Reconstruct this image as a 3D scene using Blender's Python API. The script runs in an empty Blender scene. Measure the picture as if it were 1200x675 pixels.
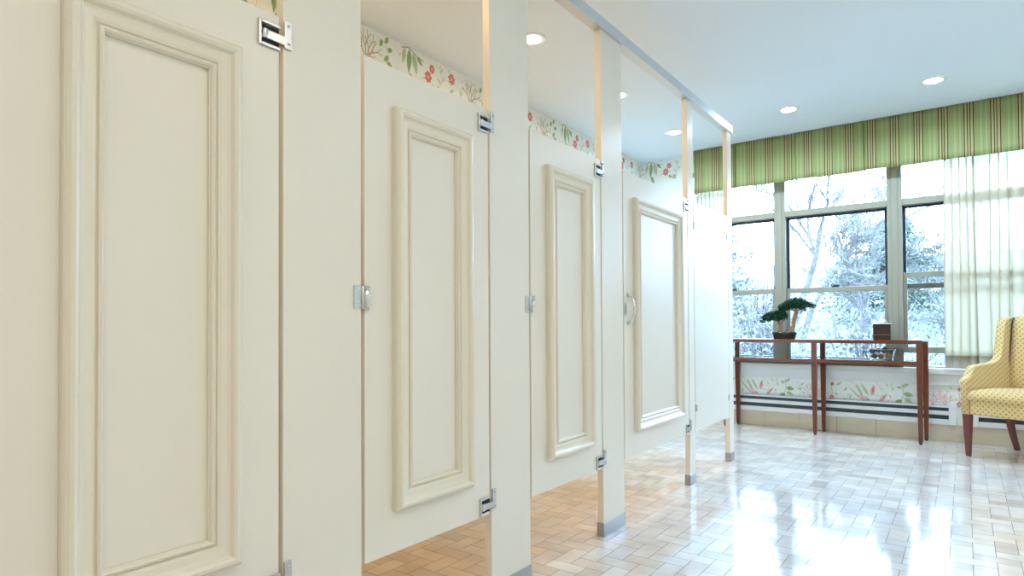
import bpy, math, random
from mathutils import Vector, Matrix, noise
R = math.radians
random.seed(7)
scene = bpy.context.scene
col = scene.collection

# ------------------------------------------------------------------ calibrated dimensions
D = 1.31          # distance of the stall fronts from the camera axis (x = -D)
H = 2.29          # underside of the headrail
C = 2.655         # ceiling
L = 6.03          # window wall
XL = -2.717       # wall behind the stalls
XR = 2.2          # wall opposite
YB = -1.6         # wall behind
EYE = 0.948

# ------------------------------------------------------------------ materials
def newmat(name):
    m = bpy.data.materials.new(name); m.use_nodes = True
    nt = m.node_tree; b = nt.nodes['Principled BSDF']
    return m, nt, b

def pmat(name, rgb, rough=.5, metal=0, spec=.5, coat=0, noise_amt=0, nscale=20, bump=0, bscale=60, stretch=None):
    m, nt, b = newmat(name)
    b.inputs['Base Color'].default_value = (*rgb, 1)
    b.inputs['Roughness'].default_value = rough
    b.inputs['Metallic'].default_value = metal
    b.inputs['Specular IOR Level'].default_value = spec
    b.inputs['Coat Weight'].default_value = coat
    tc = nt.nodes.new('ShaderNodeTexCoord')
    src = tc.outputs['Object']
    if stretch:
        mp = nt.nodes.new('ShaderNodeMapping'); mp.inputs['Scale'].default_value = stretch
        nt.links.new(src, mp.inputs[0]); src = mp.outputs[0]
    if noise_amt:
        n = nt.nodes.new('ShaderNodeTexNoise'); n.inputs['Scale'].default_value = nscale; n.inputs['Detail'].default_value = 4
        nt.links.new(src, n.inputs[0])
        mx = nt.nodes.new('ShaderNodeMix'); mx.data_type = 'RGBA'
        mx.inputs[6].default_value = (*[c*(1-noise_amt) for c in rgb], 1)
        mx.inputs[7].default_value = (*[min(1, c*(1+noise_amt)) for c in rgb], 1)
        nt.links.new(n.outputs[0], mx.inputs[0]); nt.links.new(mx.outputs[2], b.inputs['Base Color'])
    if bump:
        n2 = nt.nodes.new('ShaderNodeTexNoise'); n2.inputs['Scale'].default_value = bscale; n2.inputs['Detail'].default_value = 3
        nt.links.new(src, n2.inputs[0])
        bp = nt.nodes.new('ShaderNodeBump'); bp.inputs['Strength'].default_value = bump; bp.inputs['Distance'].default_value = .01
        nt.links.new(n2.outputs[0], bp.inputs['Height']); nt.links.new(bp.outputs[0], b.inputs['Normal'])
    return m

M = {}
M['laminate'] = pmat('cream_laminate', (.82, .78, .695), .30, spec=.45, noise_amt=.015, nscale=6)
M['edge'] = pmat('laminate_edge', (.74, .66, .50), .4, noise_amt=.03, nscale=12)
M['moulding'] = pmat('cream_moulding', (.79, .735, .62), .26, spec=.5)
M['ceiling'] = pmat('ceiling_paint', (.74, .84, .94), .7, noise_amt=.01, nscale=5)
M['plaster'] = pmat('wall_paint', (.84, .83, .79), .6, noise_amt=.02)
M['paper'] = pmat('wallpaper_ground', (.84, .88, .83), .6, noise_amt=.02, nscale=30)
M['p_green'] = pmat('print_green', (.30, .42, .17), .6, noise_amt=.25, nscale=40)
M['p_olive'] = pmat('print_olive', (.50, .57, .36), .6, noise_amt=.25, nscale=40)
M['p_red'] = pmat('print_red', (.68, .22, .20), .6, noise_amt=.2, nscale=60)
M['p_pink'] = pmat('print_pink', (.78, .50, .48), .6, noise_amt=.2, nscale=60)
M['p_brown'] = pmat('print_brown', (.50, .40, .29), .6, noise_amt=.2, nscale=60)
M['p_pale'] = pmat('print_pale_grey', (.66,.67,.64), .6)
M['steel'] = pmat('satin_steel', (.62, .62, .62), .28, metal=1, noise_amt=.05, nscale=8, stretch=(1, 1, 30))
M['shoe'] = pmat('brushed_shoe', (.50, .51, .54), .34, metal=1, noise_amt=.08, nscale=10, stretch=(1, 1, 20))
M['chrome'] = pmat('chrome', (.8, .8, .8), .08, metal=1)
M['alu'] = pmat('anodised_aluminium', (.62, .66, .70), .38, metal=.75, noise_amt=.02, nscale=10)
M['dark'] = pmat('dark_gap', (.02, .02, .02), .8)
M['white_metal'] = pmat('white_enamel', (.80, .82, .84), .35, noise_amt=.01)
M['white_wood'] = pmat('white_painted_sill', (.80, .81, .80), .35)
M['frame'] = pmat('putty_window_frame', (.30, .30, .235), .4, noise_amt=.03, nscale=10)
M['sash_dark'] = pmat('dark_sash', (.015, .02, .035), .5)
M['bronze'] = pmat('dark_slot', (.05, .07, .09), .6)
M['grout'] = pmat('floor_grout', (.17, .13, .10), .8, noise_amt=.1)
M['plinth'] = pmat('beige_plinth_tile', (.60, .53, .40), .3, noise_amt=.12, nscale=5, stretch=(1, 1, 4))
M['table_wood'] = pmat('cherry_wood', (.13, .030, .010), .28, coat=.3, noise_amt=.35, nscale=14, stretch=(2, 2, 2))
M['leg_wood'] = pmat('mahogany_leg', (.15, .025, .018), .3, coat=.3, noise_amt=.2, nscale=20)
M['rubber'] = pmat('black_foot', (.02, .02, .02), .6)
M['pot'] = pmat('dark_glazed_pot', (.022, .032, .026), .18, coat=.5)
M['bark'] = pmat('bonsai_bark', (.28, .17, .09), .8, noise_amt=.4, nscale=60, bump=.6, bscale=90)
M['leaf'] = pmat('bonsai_leaf', (.008, .060, .028), .5, noise_amt=.6, nscale=30)
M['leaf2'] = pmat('bonsai_leaf_light', (.015, .11, .05), .5, noise_amt=.5, nscale=30)
M['soil'] = pmat('pale_gravel', (.5, .48, .42), .9, noise_amt=.4, nscale=150)
M['tissue_box'] = pmat('brown_leatherette', (.030, .011, .006), .6, noise_amt=.1)
M['tissue'] = pmat('tissue_paper', (.85, .85, .85), .8)
M['rim'] = pmat('pale_lid', (.75, .78, .78), .3)
M['ball1'] = pmat('potpourri_brown', (.24, .10, .05), .8, noise_amt=.5, nscale=60, bump=.5)
M['ball2'] = pmat('potpourri_tan', (.50, .32, .16), .8, noise_amt=.5, nscale=60, bump=.5)
M['ball3'] = pmat('potpourri_plum', (.14, .06, .06), .8, noise_amt=.5, nscale=60, bump=.5)
M['out_bark'] = pmat('pale_bark', (.095, .085, .080), .9, noise_amt=.3, nscale=6)
M['out_needle'] = pmat('evergreen_needles', (.075, .098, .070), .8, noise_amt=.25, nscale=2)
M['out_leaf'] = pmat('winter_foliage', (.115, .13, .08), .8, noise_amt=.5, nscale=2)
M['out_ground'] = pmat('leaf_strewn_bank', (.085, .085, .072), .95, noise_amt=.45, nscale=1.2)

def lamp_mat():
    m, nt, b = newmat('lit_lamp_lens')
    b.inputs['Emission Color'].default_value = (1, .93, .82, 1)
    b.inputs['Emission Strength'].default_value = 30
    return m
M['lens'] = lamp_mat()

def glass_mat(name, tint=(1, 1, 1), fres=1.0):
    m = bpy.data.materials.new(name); m.use_nodes = True; nt = m.node_tree; nt.nodes.clear()
    o = nt.nodes.new('ShaderNodeOutputMaterial'); t = nt.nodes.new('ShaderNodeBsdfTransparent'); g = nt.nodes.new('ShaderNodeBsdfGlossy')
    t.inputs[0].default_value = (*tint, 1); g.inputs['Roughness'].default_value = .02
    f = nt.nodes.new('ShaderNodeFresnel'); f.inputs[0].default_value = 1.45
    mu = nt.nodes.new('ShaderNodeMath'); mu.operation = 'MULTIPLY'; mu.inputs[1].default_value = fres
    mx = nt.nodes.new('ShaderNodeMixShader')
    nt.links.new(f.outputs[0], mu.inputs[0]); nt.links.new(mu.outputs[0], mx.inputs[0])
    nt.links.new(t.outputs[0], mx.inputs[1]); nt.links.new(g.outputs[0], mx.inputs[2]); nt.links.new(mx.outputs[0], o.inputs[0])
    return m
M['pane'] = glass_mat('window_glass', (.97, .99, 1.0))
M['shelf_glass'] = glass_mat('greenish_shelf_glass', (.86, .95, .92), 1.6)
M['bowl_glass'] = glass_mat('clear_bowl_glass', (.97, .98, .99), .6)

def sheer_mat(name, rgb, transp=.25, transl=.55):
    m = bpy.data.materials.new(name); m.use_nodes = True; nt = m.node_tree; nt.nodes.clear()
    o = nt.nodes.new('ShaderNodeOutputMaterial')
    d = nt.nodes.new('ShaderNodeBsdfDiffuse'); d.inputs[0].default_value = (*rgb, 1)
    t = nt.nodes.new('ShaderNodeBsdfTranslucent'); t.inputs[0].default_value = (*rgb, 1)
    a = nt.nodes.new('ShaderNodeMixShader'); a.inputs[0].default_value = transl
    nt.links.new(d.outputs[0], a.inputs[1]); nt.links.new(t.outputs[0], a.inputs[2])
    tr = nt.nodes.new('ShaderNodeBsdfTransparent')
    b = nt.nodes.new('ShaderNodeMixShader'); b.inputs[0].default_value = transp
    nt.links.new(a.outputs[0], b.inputs[1]); nt.links.new(tr.outputs[0], b.inputs[2]); nt.links.new(b.outputs[0], o.inputs[0])
    return m
M['sheer'] = sheer_mat('sheer_curtain', (.66, .60, .44), .04, .38)
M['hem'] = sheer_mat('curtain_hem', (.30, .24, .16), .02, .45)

def stripe_mat():
    m, nt, b = newmat('green_striped_fabric')
    uv = nt.nodes.new('ShaderNodeUVMap'); uv.uv_map = 'UVMap'
    sp = nt.nodes.new('ShaderNodeSeparateXYZ'); nt.links.new(uv.outputs[0], sp.inputs[0])
    a = nt.nodes.new('ShaderNodeMath'); a.operation = 'DIVIDE'; a.inputs[1].default_value = .163
    nt.links.new(sp.outputs[0], a.inputs[0])
    fr = nt.nodes.new('ShaderNodeMath'); fr.operation = 'FRACT'; nt.links.new(a.outputs[0], fr.inputs[0])
    cr = nt.nodes.new('ShaderNodeValToRGB'); cr.color_ramp.interpolation = 'CONSTANT'
    G = (.32, .365, .15, 1); G2 = (.40, .44, .21, 1); B = (.085, .03, .012, 1); T = (.47, .42, .20, 1)
    stops = [(0, G), (.10, G2), (.17, G), (.30, G2), (.36, G), (.48, B), (.515, T), (.60, B), (.635, G2), (.70, B), (.735, T), (.80, T), (.83, B), (.865, G)]
    els = cr.color_ramp.elements
    els[0].position = 0; els[0].color = G; els[1].position = stops[1][0]; els[1].color = stops[1][1]
    for p, c in stops[2:]:
        e = els.new(p); e.color = c
    nt.links.new(fr.outputs[0], cr.inputs[0])
    d = b; d.inputs['Roughness'].default_value = .8; d.inputs['Specular IOR Level'].default_value = .2
    nt.links.new(cr.outputs[0], d.inputs['Base Color'])
    t = nt.nodes.new('ShaderNodeBsdfTranslucent'); nt.links.new(cr.outputs[0], t.inputs[0])
    mx = nt.nodes.new('ShaderNodeMixShader'); mx.inputs[0].default_value = .25
    nt.links.new(d.outputs[0], mx.inputs[1]); nt.links.new(t.outputs[0], mx.inputs[2])
    nt.links.new(mx.outputs[0], nt.nodes['Material Output'].inputs[0])
    return m
M['stripe'] = stripe_mat()

def chair_mat():
    m, nt, b = newmat('yellow_diamond_upholstery')
    tc = nt.nodes.new('ShaderNodeTexCoord'); sp = nt.nodes.new('ShaderNodeSeparateXYZ')
    nt.links.new(tc.outputs['Object'], sp.inputs[0])
    def mt(op, a, b_):
        n = nt.nodes.new('ShaderNodeMath'); n.operation = op
        for i, v in enumerate((a, b_)):
            if v is None: continue
            if isinstance(v, (int, float)): n.inputs[i].default_value = v
            else: nt.links.new(v, n.inputs[i])
        return n.outputs[0]
    X, Y, Z = sp.outputs
    u = mt('ADD', X, mt('MULTIPLY', Y, .85)); w = mt('ADD', Z, mt('MULTIPLY', Y, .3))
    k = 2*math.pi/.036
    s1 = mt('SINE', mt('MULTIPLY', u, k), None)
    s2 = mt('SINE', mt('MULTIPLY', w, k), None)
    pr = mt('MULTIPLY', s1, s2)
    cr = nt.nodes.new('ShaderNodeValToRGB')
    cr.color_ramp.elements[0].position = .25; cr.color_ramp.elements[0].color = (.66, .50, .22, 1)
    cr.color_ramp.elements[1].position = .5; cr.color_ramp.elements[1].color = (.42, .28, .10, 1)
    nt.links.new(pr, cr.inputs[0]); nt.links.new(cr.outputs[0], b.inputs['Base Color'])
    b.inputs['Roughness'].default_value = .75; b.inputs['Sheen Weight'].default_value = .3
    return m
M['upholstery'] = chair_mat()
M['piping'] = pmat('dark_piping', (.10, .05, .02), .6)

def tile_mat():
    m, nt, b = newmat('glazed_beige_tile')
    at = nt.nodes.new('ShaderNodeAttribute'); at.attribute_name = 'tint'
    tc = nt.nodes.new('ShaderNodeTexCoord')
    n = nt.nodes.new('ShaderNodeTexNoise'); n.inputs['Scale'].default_value = 7; n.inputs['Detail'].default_value = 5
    nt.links.new(tc.outputs['Object'], n.inputs[0])
    mx = nt.nodes.new('ShaderNodeMix'); mx.data_type = 'RGBA'; mx.blend_type = 'MULTIPLY'; mx.inputs[0].default_value = 1
    cr = nt.nodes.new('ShaderNodeValToRGB')
    cr.color_ramp.elements[0].position = .3; cr.color_ramp.elements[0].color = (.88, .86, .84, 1)
    cr.color_ramp.elements[1].position = .7; cr.color_ramp.elements[1].color = (1.05, 1.05, 1.05, 1)
    nt.links.new(n.outputs[0], cr.inputs[0])
    nt.links.new(at.outputs['Color'], mx.inputs[6]); nt.links.new(cr.outputs[0], mx.inputs[7])
    nt.links.new(mx.outputs[2], b.inputs['Base Color'])
    b.inputs['Roughness'].default_value = .10
    b.inputs['Specular IOR Level'].default_value = .65
    b.inputs['Coat Weight'].default_value = .25; b.inputs['Coat Roughness'].default_value = .05
    n3 = nt.nodes.new('ShaderNodeTexNoise'); n3.inputs['Scale'].default_value = 9; n3.inputs['Detail'].default_value = 1
    nt.links.new(tc.outputs['Object'], n3.inputs[0])
    bp = nt.nodes.new('ShaderNodeBump'); bp.inputs['Strength'].default_value = .03; bp.inputs['Distance'].default_value = .01
    nt.links.new(n3.outputs[0], bp.inputs['Height']); nt.links.new(bp.outputs[0], b.inputs['Normal']); nt.links.new(bp.outputs[0], b.inputs['Coat Normal'])
    return m
M['tile'] = tile_mat()

# ------------------------------------------------------------------ mesh builder
class MB:
    def __init__(s): s.v = []; s.f = []; s.m = []; s.mats = []; s.sm = []; s.uv = None
    def mi(s, mat):
        if mat not in s.mats: s.mats.append(mat)
        return s.mats.index(mat)
    def poly(s, pts, mat, smooth=False):
        i = len(s.v); s.v += [tuple(p) for p in pts]; s.f.append(tuple(range(i, i+len(pts)))); s.m.append(s.mi(mat)); s.sm.append(smooth)
    def box(s, x0, x1, y0, y1, z0, z1, mat):
        i = len(s.v)
        s.v += [(x, y, z) for z in (z0, z1) for y in (y0, y1) for x in (x0, x1)]
        k = s.mi(mat)
        for f in ((0, 2, 3, 1), (4, 5, 7, 6), (0, 1, 5, 4), (1, 3, 7, 5), (3, 2, 6, 7), (2, 0, 4, 6)):
            s.f.append(tuple(i+a for a in f)); s.m.append(k); s.sm.append(False)
        return s
    def loft(s, rings, mat, caps=True, closed=False, smooth=True):
        i = len(s.v); n = len(rings[0]); k = s.mi(mat)
        for r in rings: s.v += [tuple(p) for p in r]
        m = len(rings)
        for a in range(m if closed else m-1):
            b = (a+1) % m
            for j in range(n):
                j2 = (j+1) % n
                s.f.append((i+a*n+j, i+a*n+j2, i+b*n+j2, i+b*n+j)); s.m.append(k); s.sm.append(smooth)
        if caps and not closed:
            s.f.append(tuple(i+j for j in reversed(range(n)))); s.m.append(k); s.sm.append(False)
            s.f.append(tuple(i+(m-1)*n+j for j in range(n))); s.m.append(k); s.sm.append(False)
        return s
    def tube(s, pts, rad, mat, n=8, caps=True):
        pts = [Vector(p) for p in pts]
        if not hasattr(rad, '__len__'): rad = [rad]*len(pts)
        rings = []; up = None
        for i, p in enumerate(pts):
            t = (pts[min(i+1, len(pts)-1)]-pts[max(i-1, 0)]).normalized()
            if up is None:
                up = t.orthogonal().normalized()
            else:
                up = (up - t*up.dot(t))
                up = up.normalized() if up.length > 1e-6 else t.orthogonal().normalized()
            b = t.cross(up)
            rings.append([p+(up*math.cos(a)+b*math.sin(a))*rad[i] for a in [2*math.pi*j/n for j in range(n)]])
        return s.loft(rings, mat, caps)
    def lathe(s, prof, mat, c=(0, 0, 0), n=32, sx=1, sy=1):
        rings = [[(c[0]+r*sx*math.cos(2*math.pi*j/n), c[1]+r*sy*math.sin(2*math.pi*j/n), c[2]+z) for j in range(n)] for r, z in prof]
        return s.loft(rings, mat)
    def sphere(s, c, r, mat, nu=14, nv=9, sc=(1, 1, 1)):
        prof = [(max(1e-4, math.sin(math.pi*i/nv))*r, -math.cos(math.pi*i/nv)*r) for i in range(nv+1)]
        rings = [[(c[0]+q*sc[0]*math.cos(2*math.pi*j/nu), c[1]+q*sc[1]*math.sin(2*math.pi*j/nu), c[2]+z*sc[2]) for j in range(nu)] for q, z in prof]
        return s.loft(rings, mat)
    def build(s, name, parent=None, bevel=0, seg=2, loc=None, sub=0, origin=None):
        me = bpy.data.meshes.new(name)
        o0 = Vector(origin) if origin else Vector((0, 0, 0))
        me.from_pydata([tuple(Vector(v)-o0) for v in s.v], [], s.f)
        for m in s.mats: me.materials.append(m)
        for p, k, sm in zip(me.polygons, s.m, s.sm): p.material_index = k; p.use_smooth = sm
        me.update()
        o = bpy.data.objects.new(name, me); col.objects.link(o)
        if origin: o.location = o0
        if loc: o.location = loc
        if parent: o.parent = parent
        if bevel:
            b = o.modifiers.new('bevel', 'BEVEL'); b.width = bevel; b.segments = seg; b.limit_method = 'ANGLE'; b.angle_limit = R(40); b.harden_normals = False
        if sub:
            q = o.modifiers.new('sub', 'SUBSURF'); q.levels = sub; q.render_levels = sub
        return o

def empty(name, loc, rz=0):
    o = bpy.data.objects.new(name, None); col.objects.link(o); o.location = loc; o.rotation_euler.z = rz
    o.empty_display_size = .1
    return o
def tag(o, label=None, cat=None, group=None, kind=None):
    if label: o['label'] = label
    if cat: o['category'] = cat
    if group: o['group'] = group
    if kind: o['kind'] = kind
    return o
def struct(o, label=None):
    o['kind'] = 'structure'
    if label: o['label'] = label
    return o
def copy_tree(o, parent=None):
    c = o.copy(); col.objects.link(c); c.parent = parent
    for ch in [x for x in bpy.data.objects if x.parent == o]: copy_tree(ch, c)
    return c

# ------------------------------------------------------------------ room shell
# floor: herringbone of small glazed tiles
A = .0757; X0 = .013; Y0 = 3.01
def build_floor():
    v = []; f = []; mi = []; tint = []
    def quad(p, k, c):
        i = len(v); v.extend(p); f.append((i, i+1, i+2, i+3)); mi.append(k); tint.extend([c]*4)
    quad([(XL-.05, YB-.05, -.0016), (XR+.05, YB-.05, -.0016), (XR+.05, L+.05, -.0016), (XL-.05, L+.05, -.0016)], 1, (.2, .2, .2, 1))
    rnd = random.Random(3)
    j0 = int((YB-Y0)/A)-2; j1 = int((L-Y0)/A)+2; i0 = int((XL-X0)/A)-4; i1 = int((XR-X0)/A)+4
    g = .0011
    for j in range(j0, j1):
        for i in range(i0, i1):
            q = (i-j) % 4
            if q == 3: x0, x1, y0, y1 = i, i+2, j, j+1
            elif q == 2: x0, x1, y0, y1 = i, i+1, j, j+2
            else: continue
            x0 = X0+x0*A+g; x1 = X0+x1*A-g; y0 = Y0+y0*A+g; y1 = Y0+y1*A-g
            x0 = max(x0, XL); x1 = min(x1, XR); y0 = max(y0, YB); y1 = min(y1, L)
            if x1-x0 < .004 or y1-y0 < .004: continue
            tx = rnd.gauss(0, .0011); ty = rnd.gauss(0, .0011)
            b = rnd.gauss(1, .05); w = rnd.gauss(0, .014)
            c = (.72*b+w, .69*b, .655*b-w, 1)
            if rnd.random() < .05: c = (.63*b, .585*b, .545*b, 1)
            cx = (x0+x1)/2; cy = (y0+y1)/2
            quad([(x, y, (x-cx)*tx+(y-cy)*ty) for x, y in ((x0, y0), (x1, y0), (x1, y1), (x0, y1))], 0, c)
    me = bpy.data.meshes.new('floor'); me.from_pydata(v, [], f)
    me.materials.append(M['tile']); me.materials.append(M['grout'])
    for p, k in zip(me.polygons, mi): p.material_index = k
    ca = me.color_attributes.new('tint', 'FLOAT_COLOR', 'POINT')
    for k, c in enumerate(tint): ca.data[k].color = c
    o = bpy.data.objects.new('floor', me); col.objects.link(o); struct(o)
build_floor()
sl = MB(); sl.box(XL-.1, XR+.1, YB-.1, L+.15, -.2, -.0025, M['grout']); struct(sl.build('floor_slab'))
m = MB(); m.box(XL-.1, XR+.1, YB-.1, L+.15, C, C+.15, M['ceiling']); struct(m.build('ceiling'))

# ---- wallpaper print: motifs drawn as inlaid shapes in the wall mesh
def leaf(a, b, w, mat, bend=0):
    ax, ay = a; bx, by = b; dx, dy = bx-ax, by-ay; n = math.hypot(dx, dy); px, py = -dy/n, dx/n
    pts = []
    for s, sgn in ((range(0, 7), 1), (range(5, 0, -1), -1)):
        for i in s:
            t = i/6; ww = w*math.sin(math.pi*min(1, t**.8))*.5*sgn; bb = bend*math.sin(math.pi*t)
            pts.append((ax+dx*t+px*(ww+bb), ay+dy*t+py*(ww+bb)))
    return [(pts, mat)]
def stem(pts, w, mat):
    out = []
    for (ax, ay), (bx, by) in zip(pts[:-1], pts[1:]):
        n = math.hypot(bx-ax, by-ay) or 1; px, py = -(by-ay)/n*w/2, (bx-ax)/n*w/2
        out.append(([(ax+px, ay+py), (bx+px, by+py), (bx-px, by-py), (ax-px, ay-py)], mat))
    return out
def flower(cx, cy, r, mat, c2=None, n=7):
    out = []
    for i in range(n):
        a = 2*math.pi*i/n+cx*9
        out += leaf((cx, cy), (cx+r*math.cos(a), cy+r*math.sin(a)), r*.75, mat)
    pts = [(cx+r*.25*math.cos(t*math.pi/4), cy+r*.25*math.sin(t*math.pi/4)) for t in range(8)]
    out.append((pts, c2 or 'p_pink'))
    return out
def coral(cx, cy, s, mat, seed):
    rr = random.Random(seed); out = []
    def br(x, y, a, l, w, d):
        x2 = x+math.cos(a)*l; y2 = y+math.sin(a)*l
        xm = (x+x2)/2+rr.uniform(-.1, .1)*l; ym = (y+y2)/2
        out.extend(stem([(x, y), (xm, ym), (x2, y2)], w, mat))
        if d:
            for k in (-1, 1): br(x2, y2, a+k*rr.uniform(.25, .6), l*rr.uniform(.6, .85), w*.75, d-1)
            if rr.random() < .5: br(xm, ym, a+rr.choice((-1, 1))*.8, l*.55, w*.6, d-1)
    for k in (-.75, -.3, .1, .6): br(cx, cy, math.pi/2+k, s*.36, s*.045, 2)
    return out
def row_a():        # taller sprigs and red blossoms: offsets (across, up) in metres over one repeat of .91
    o = []
    o += coral(0, -.07, .16, 'p_brown', 5)
    o += stem([(.10, .06), (.14, .05), (.17, 0), (.15, -.05)], .004, 'p_olive')
    for a, b in (((.12, .06), (.10, .02)), ((.14, .05), (.17, .085)), ((.16, .02), (.20, .03)), ((.17, -.01), (.13, -.04)), ((.155, -.04), (.20, -.06))): o += leaf(a, b, .026, 'p_green')
    o += stem([(.27, .07), (.33, .085), (.40, .06), (.46, .05)], .006, 'p_brown')
    for a, b, w, c in (((.30, .075), (.28, -.01), .03, 'p_olive'), ((.34, .08), (.33, -.05), .04, 'p_green'), ((.37, .07), (.40, -.04), .042, 'p_olive'), ((.34, -.04), (.37, -.11), .03, 'p_green'), ((.40, .06), (.45, .02), .025, 'p_green')): o += leaf(a, b, w, c)
    o += stem([(.44, -.04), (.50, -.03), (.54, -.08)], .004, 'p_olive')
    o += flower(.50, -.02, .036, 'p_red'); o += flower(.535, .03, .028, 'p_red')
    o += leaf((.53, -.05), (.57, -.08), .02, 'p_green')
    o += stem([(.60, -.06), (.63, -.01), (.61, .04)], .003, 'p_olive')
    for a, b in (((.63, -.01), (.66, .02)), ((.61, .03), (.64, .06)), ((.62, -.03), (.58, 0))): o += leaf(a, b, .018, 'p_pale')
    o += flower(.59, -.07, .025, 'p_brown', 'p_olive', 5)
    o += flower(.72, .025, .036, 'p_red', 'p_pink')
    o += stem([(.66, .0), (.72, .02)], .003, 'p_pale'); o += leaf((.70, -.05), (.75, -.03), .02, 'p_olive')
    for (ax, ay), (bx, by) in (((.22, .06), (.25, .02)), ((.24, -.02), (.22, -.07)), ((.57, .07), (.60, .05)), ((.66, .08), (.69, .06)), ((.78, .06), (.82, .03)), ((.77, 0), (.80, -.03)), ((.84, .07), (.86, .03)), ((.68, -.09), (.71, -.07)), ((.42, .09), (.45, .08))): o += stem([(ax, ay), ((ax+bx)/2+.008, (ay+by)/2), (bx, by)], .0025, 'p_pale') + leaf((bx, by), (bx+.02, by+.02), .012, 'p_pale')
    o += flower(.375, .045, .02, 'p_olive', 'p_brown', 5)
    o += leaf((.80, -.05), (.83, -.02), .02, 'p_pale'); o += flower(.16, -.10, .024, 'p_red', 'p_brown', 5)
    return o
def row_b():
    o = []
    for c, (x, z) in enumerate(((0, -.06), (.08, -.07))): o += coral(x, z, .13, 'p_pink', 20+c)
    o += flower(.0, -.07, .014, 'p_red')
    o += stem([(.17, -.08), (.18, -.02), (.17, .05)], .004, 'p_brown')
    o += flower(.175, -.055, .022, 'p_red', 'p_pale', 6); o += flower(.18, .05, .018, 'p_red', 'p_pale', 5)
    for a, b in (((.21, .04), (.26, .07)), ((.27, 0), (.30, .03)), ((.22, -.04), (.20, -.01)), ((.31, -.06), (.33, -.02))): o += leaf(a, b, .016, 'p_olive')
    for (ax, ay), (bx, by) in (((.28, -.07), (.30, -.03)), ((.33, .07), (.36, .03)), ((.52, .07), (.55, .02)), ((.60, .05), (.57, .08)), ((.62, -.03), (.59, -.07)), ((.64, .02), (.62, .06)), ((.13, .05), (.10, .08)), ((.50, -.02), (.55, -.03)), ((.86, -.04), (.84, -.08))): o += stem([(ax, ay), ((ax+bx)/2+.008, (ay+by)/2), (bx, by)], .003, 'p_olive') + leaf((bx, by), (bx+.018, by+.014), .012, 'p_pale') + leaf((ax, ay), (ax-.014, ay+.018), .012, 'p_olive')
    for a, b, w in (((.40, -.06), (.30, .045), .014), ((.42, -.05), (.36, .065), .02), ((.46, -.03), (.40, .07), .02)): o += leaf(a, b, w, 'p_olive')
    for a, b, w in (((.45, -.075), (.36, -.02), .028), ((.48, -.03), (.50, .06), .034), ((.53, -.08), (.60, 0), .028), ((.47, -.07), (.42, -.03), .016)):
        o += leaf(a, b, w, 'p_pink')
        ax, ay = a; bx, by = b; o += leaf((ax*.8+bx*.2, ay*.8+by*.2), (ax*.15+bx*.85, ay*.15+by*.85), w*.4, 'p_red')
    o += stem([(.68, -.08), (.71, 0), (.70, .07)], .004, 'p_brown')
    for a, b, w in (((.70, .05), (.75, .075), .028), ((.70, .04), (.66, .05), .022), ((.71, 0), (.78, -.01), .034), ((.70, -.05), (.64, -.08), .034), ((.71, -.03), (.77, -.06), .03)): o += leaf(a, b, w, 'p_green' if w > .03 else 'p_olive')
    o += stem([(.80, .05), (.84, -.01), (.82, -.06)], .003, 'p_olive')
    for a, b in (((.83, .02), (.86, .05)), ((.84, -.01), (.80, .0))): o += leaf(a, b, .015, 'p_olive')
    return o
RA, RB = row_a(), row_b(); PER = .91
RA = [([(x*1.0, y*1.2) for x, y in p_], m_) for p_, m_ in RA]; RB = [([(x, y*1.12) for x, y in p_], m_) for p_, m_ in RB]
def clip_poly(pts, lo, hi, ax):
    for (lim, sg) in ((lo, 1), (hi, -1)):
        out = []
        for i in range(len(pts)):
            p, q = pts[i-1], pts[i]
            dp, dq = (p[ax]-lim)*sg, (q[ax]-lim)*sg
            if (dp >= 0) != (dq >= 0):
                t = dp/(dp-dq); out.append((p[0]+(q[0]-p[0])*t, p[1]+(q[1]-p[1])*t))
            if dq >= 0: out.append(q)
        pts = out
        if len(pts) < 3: return None
    return pts
def paper_print(mb, fn, s0, s1, z0, z1, off_a, off_b, flip=1):
    """fn(s,z)->3D point on the wall face; motifs repeated over the rectangle s0..s1, z0..z1"""
    for rows, off, zb in ((RA, off_a, 2.55), (RB, off_b, .36)):
        zz = [zb-.6*k for k in range(5)] if zb > 2 else [zb+.6*k for k in range(5)]
        for k, z in enumerate(zz):
            o = off + (0 if k == 0 else .31*k)
            n0 = int((s0-o)/PER)-2; n1 = int((s1-o)/PER)+2
            for n in range(n0, n1):
                for ip, (pts, mt) in enumerate(rows):
                    q = [(o+n*PER+x*flip, z+y) for x, y in pts]
                    q = clip_poly(q, s0, s1, 0)
                    if q: q = clip_poly(q, z0, z1, 1)
                    if q: mb.poly([fn(a, b, (ip % 45)*1.2e-5) for a, b in q], M[mt])

w = MB(); w.box(XL-.12, XL, .05, L+.1, 0, C, M['paper'])
paper_print(w, lambda s, z, q=0: (XL+.0004+q, s, z), .05, L-.001, .1, C, 2.29, 2.5)
struct(w.build('wall_left'))
# walls that close the room off behind the camera
w = MB(); w.box(XL-.12, -D-.03, -.05, .05, 0, C, M['paper']); struct(w.build('wall_stall_end'))
w = MB(); w.box(-D-.13, -D-.03, YB, -.05, 0, C, M['plaster']); struct(w.build('wall_left_near'))
w = MB(); w.box(-D-.13, XR+.1, YB-.1, YB, 0, C, M['plaster']); struct(w.build('wall_back'))
w = MB(); w.box(XR, XR+.1, YB, L+.1, 0, C, M['paper']); struct(w.build('wall_right'))
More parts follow.
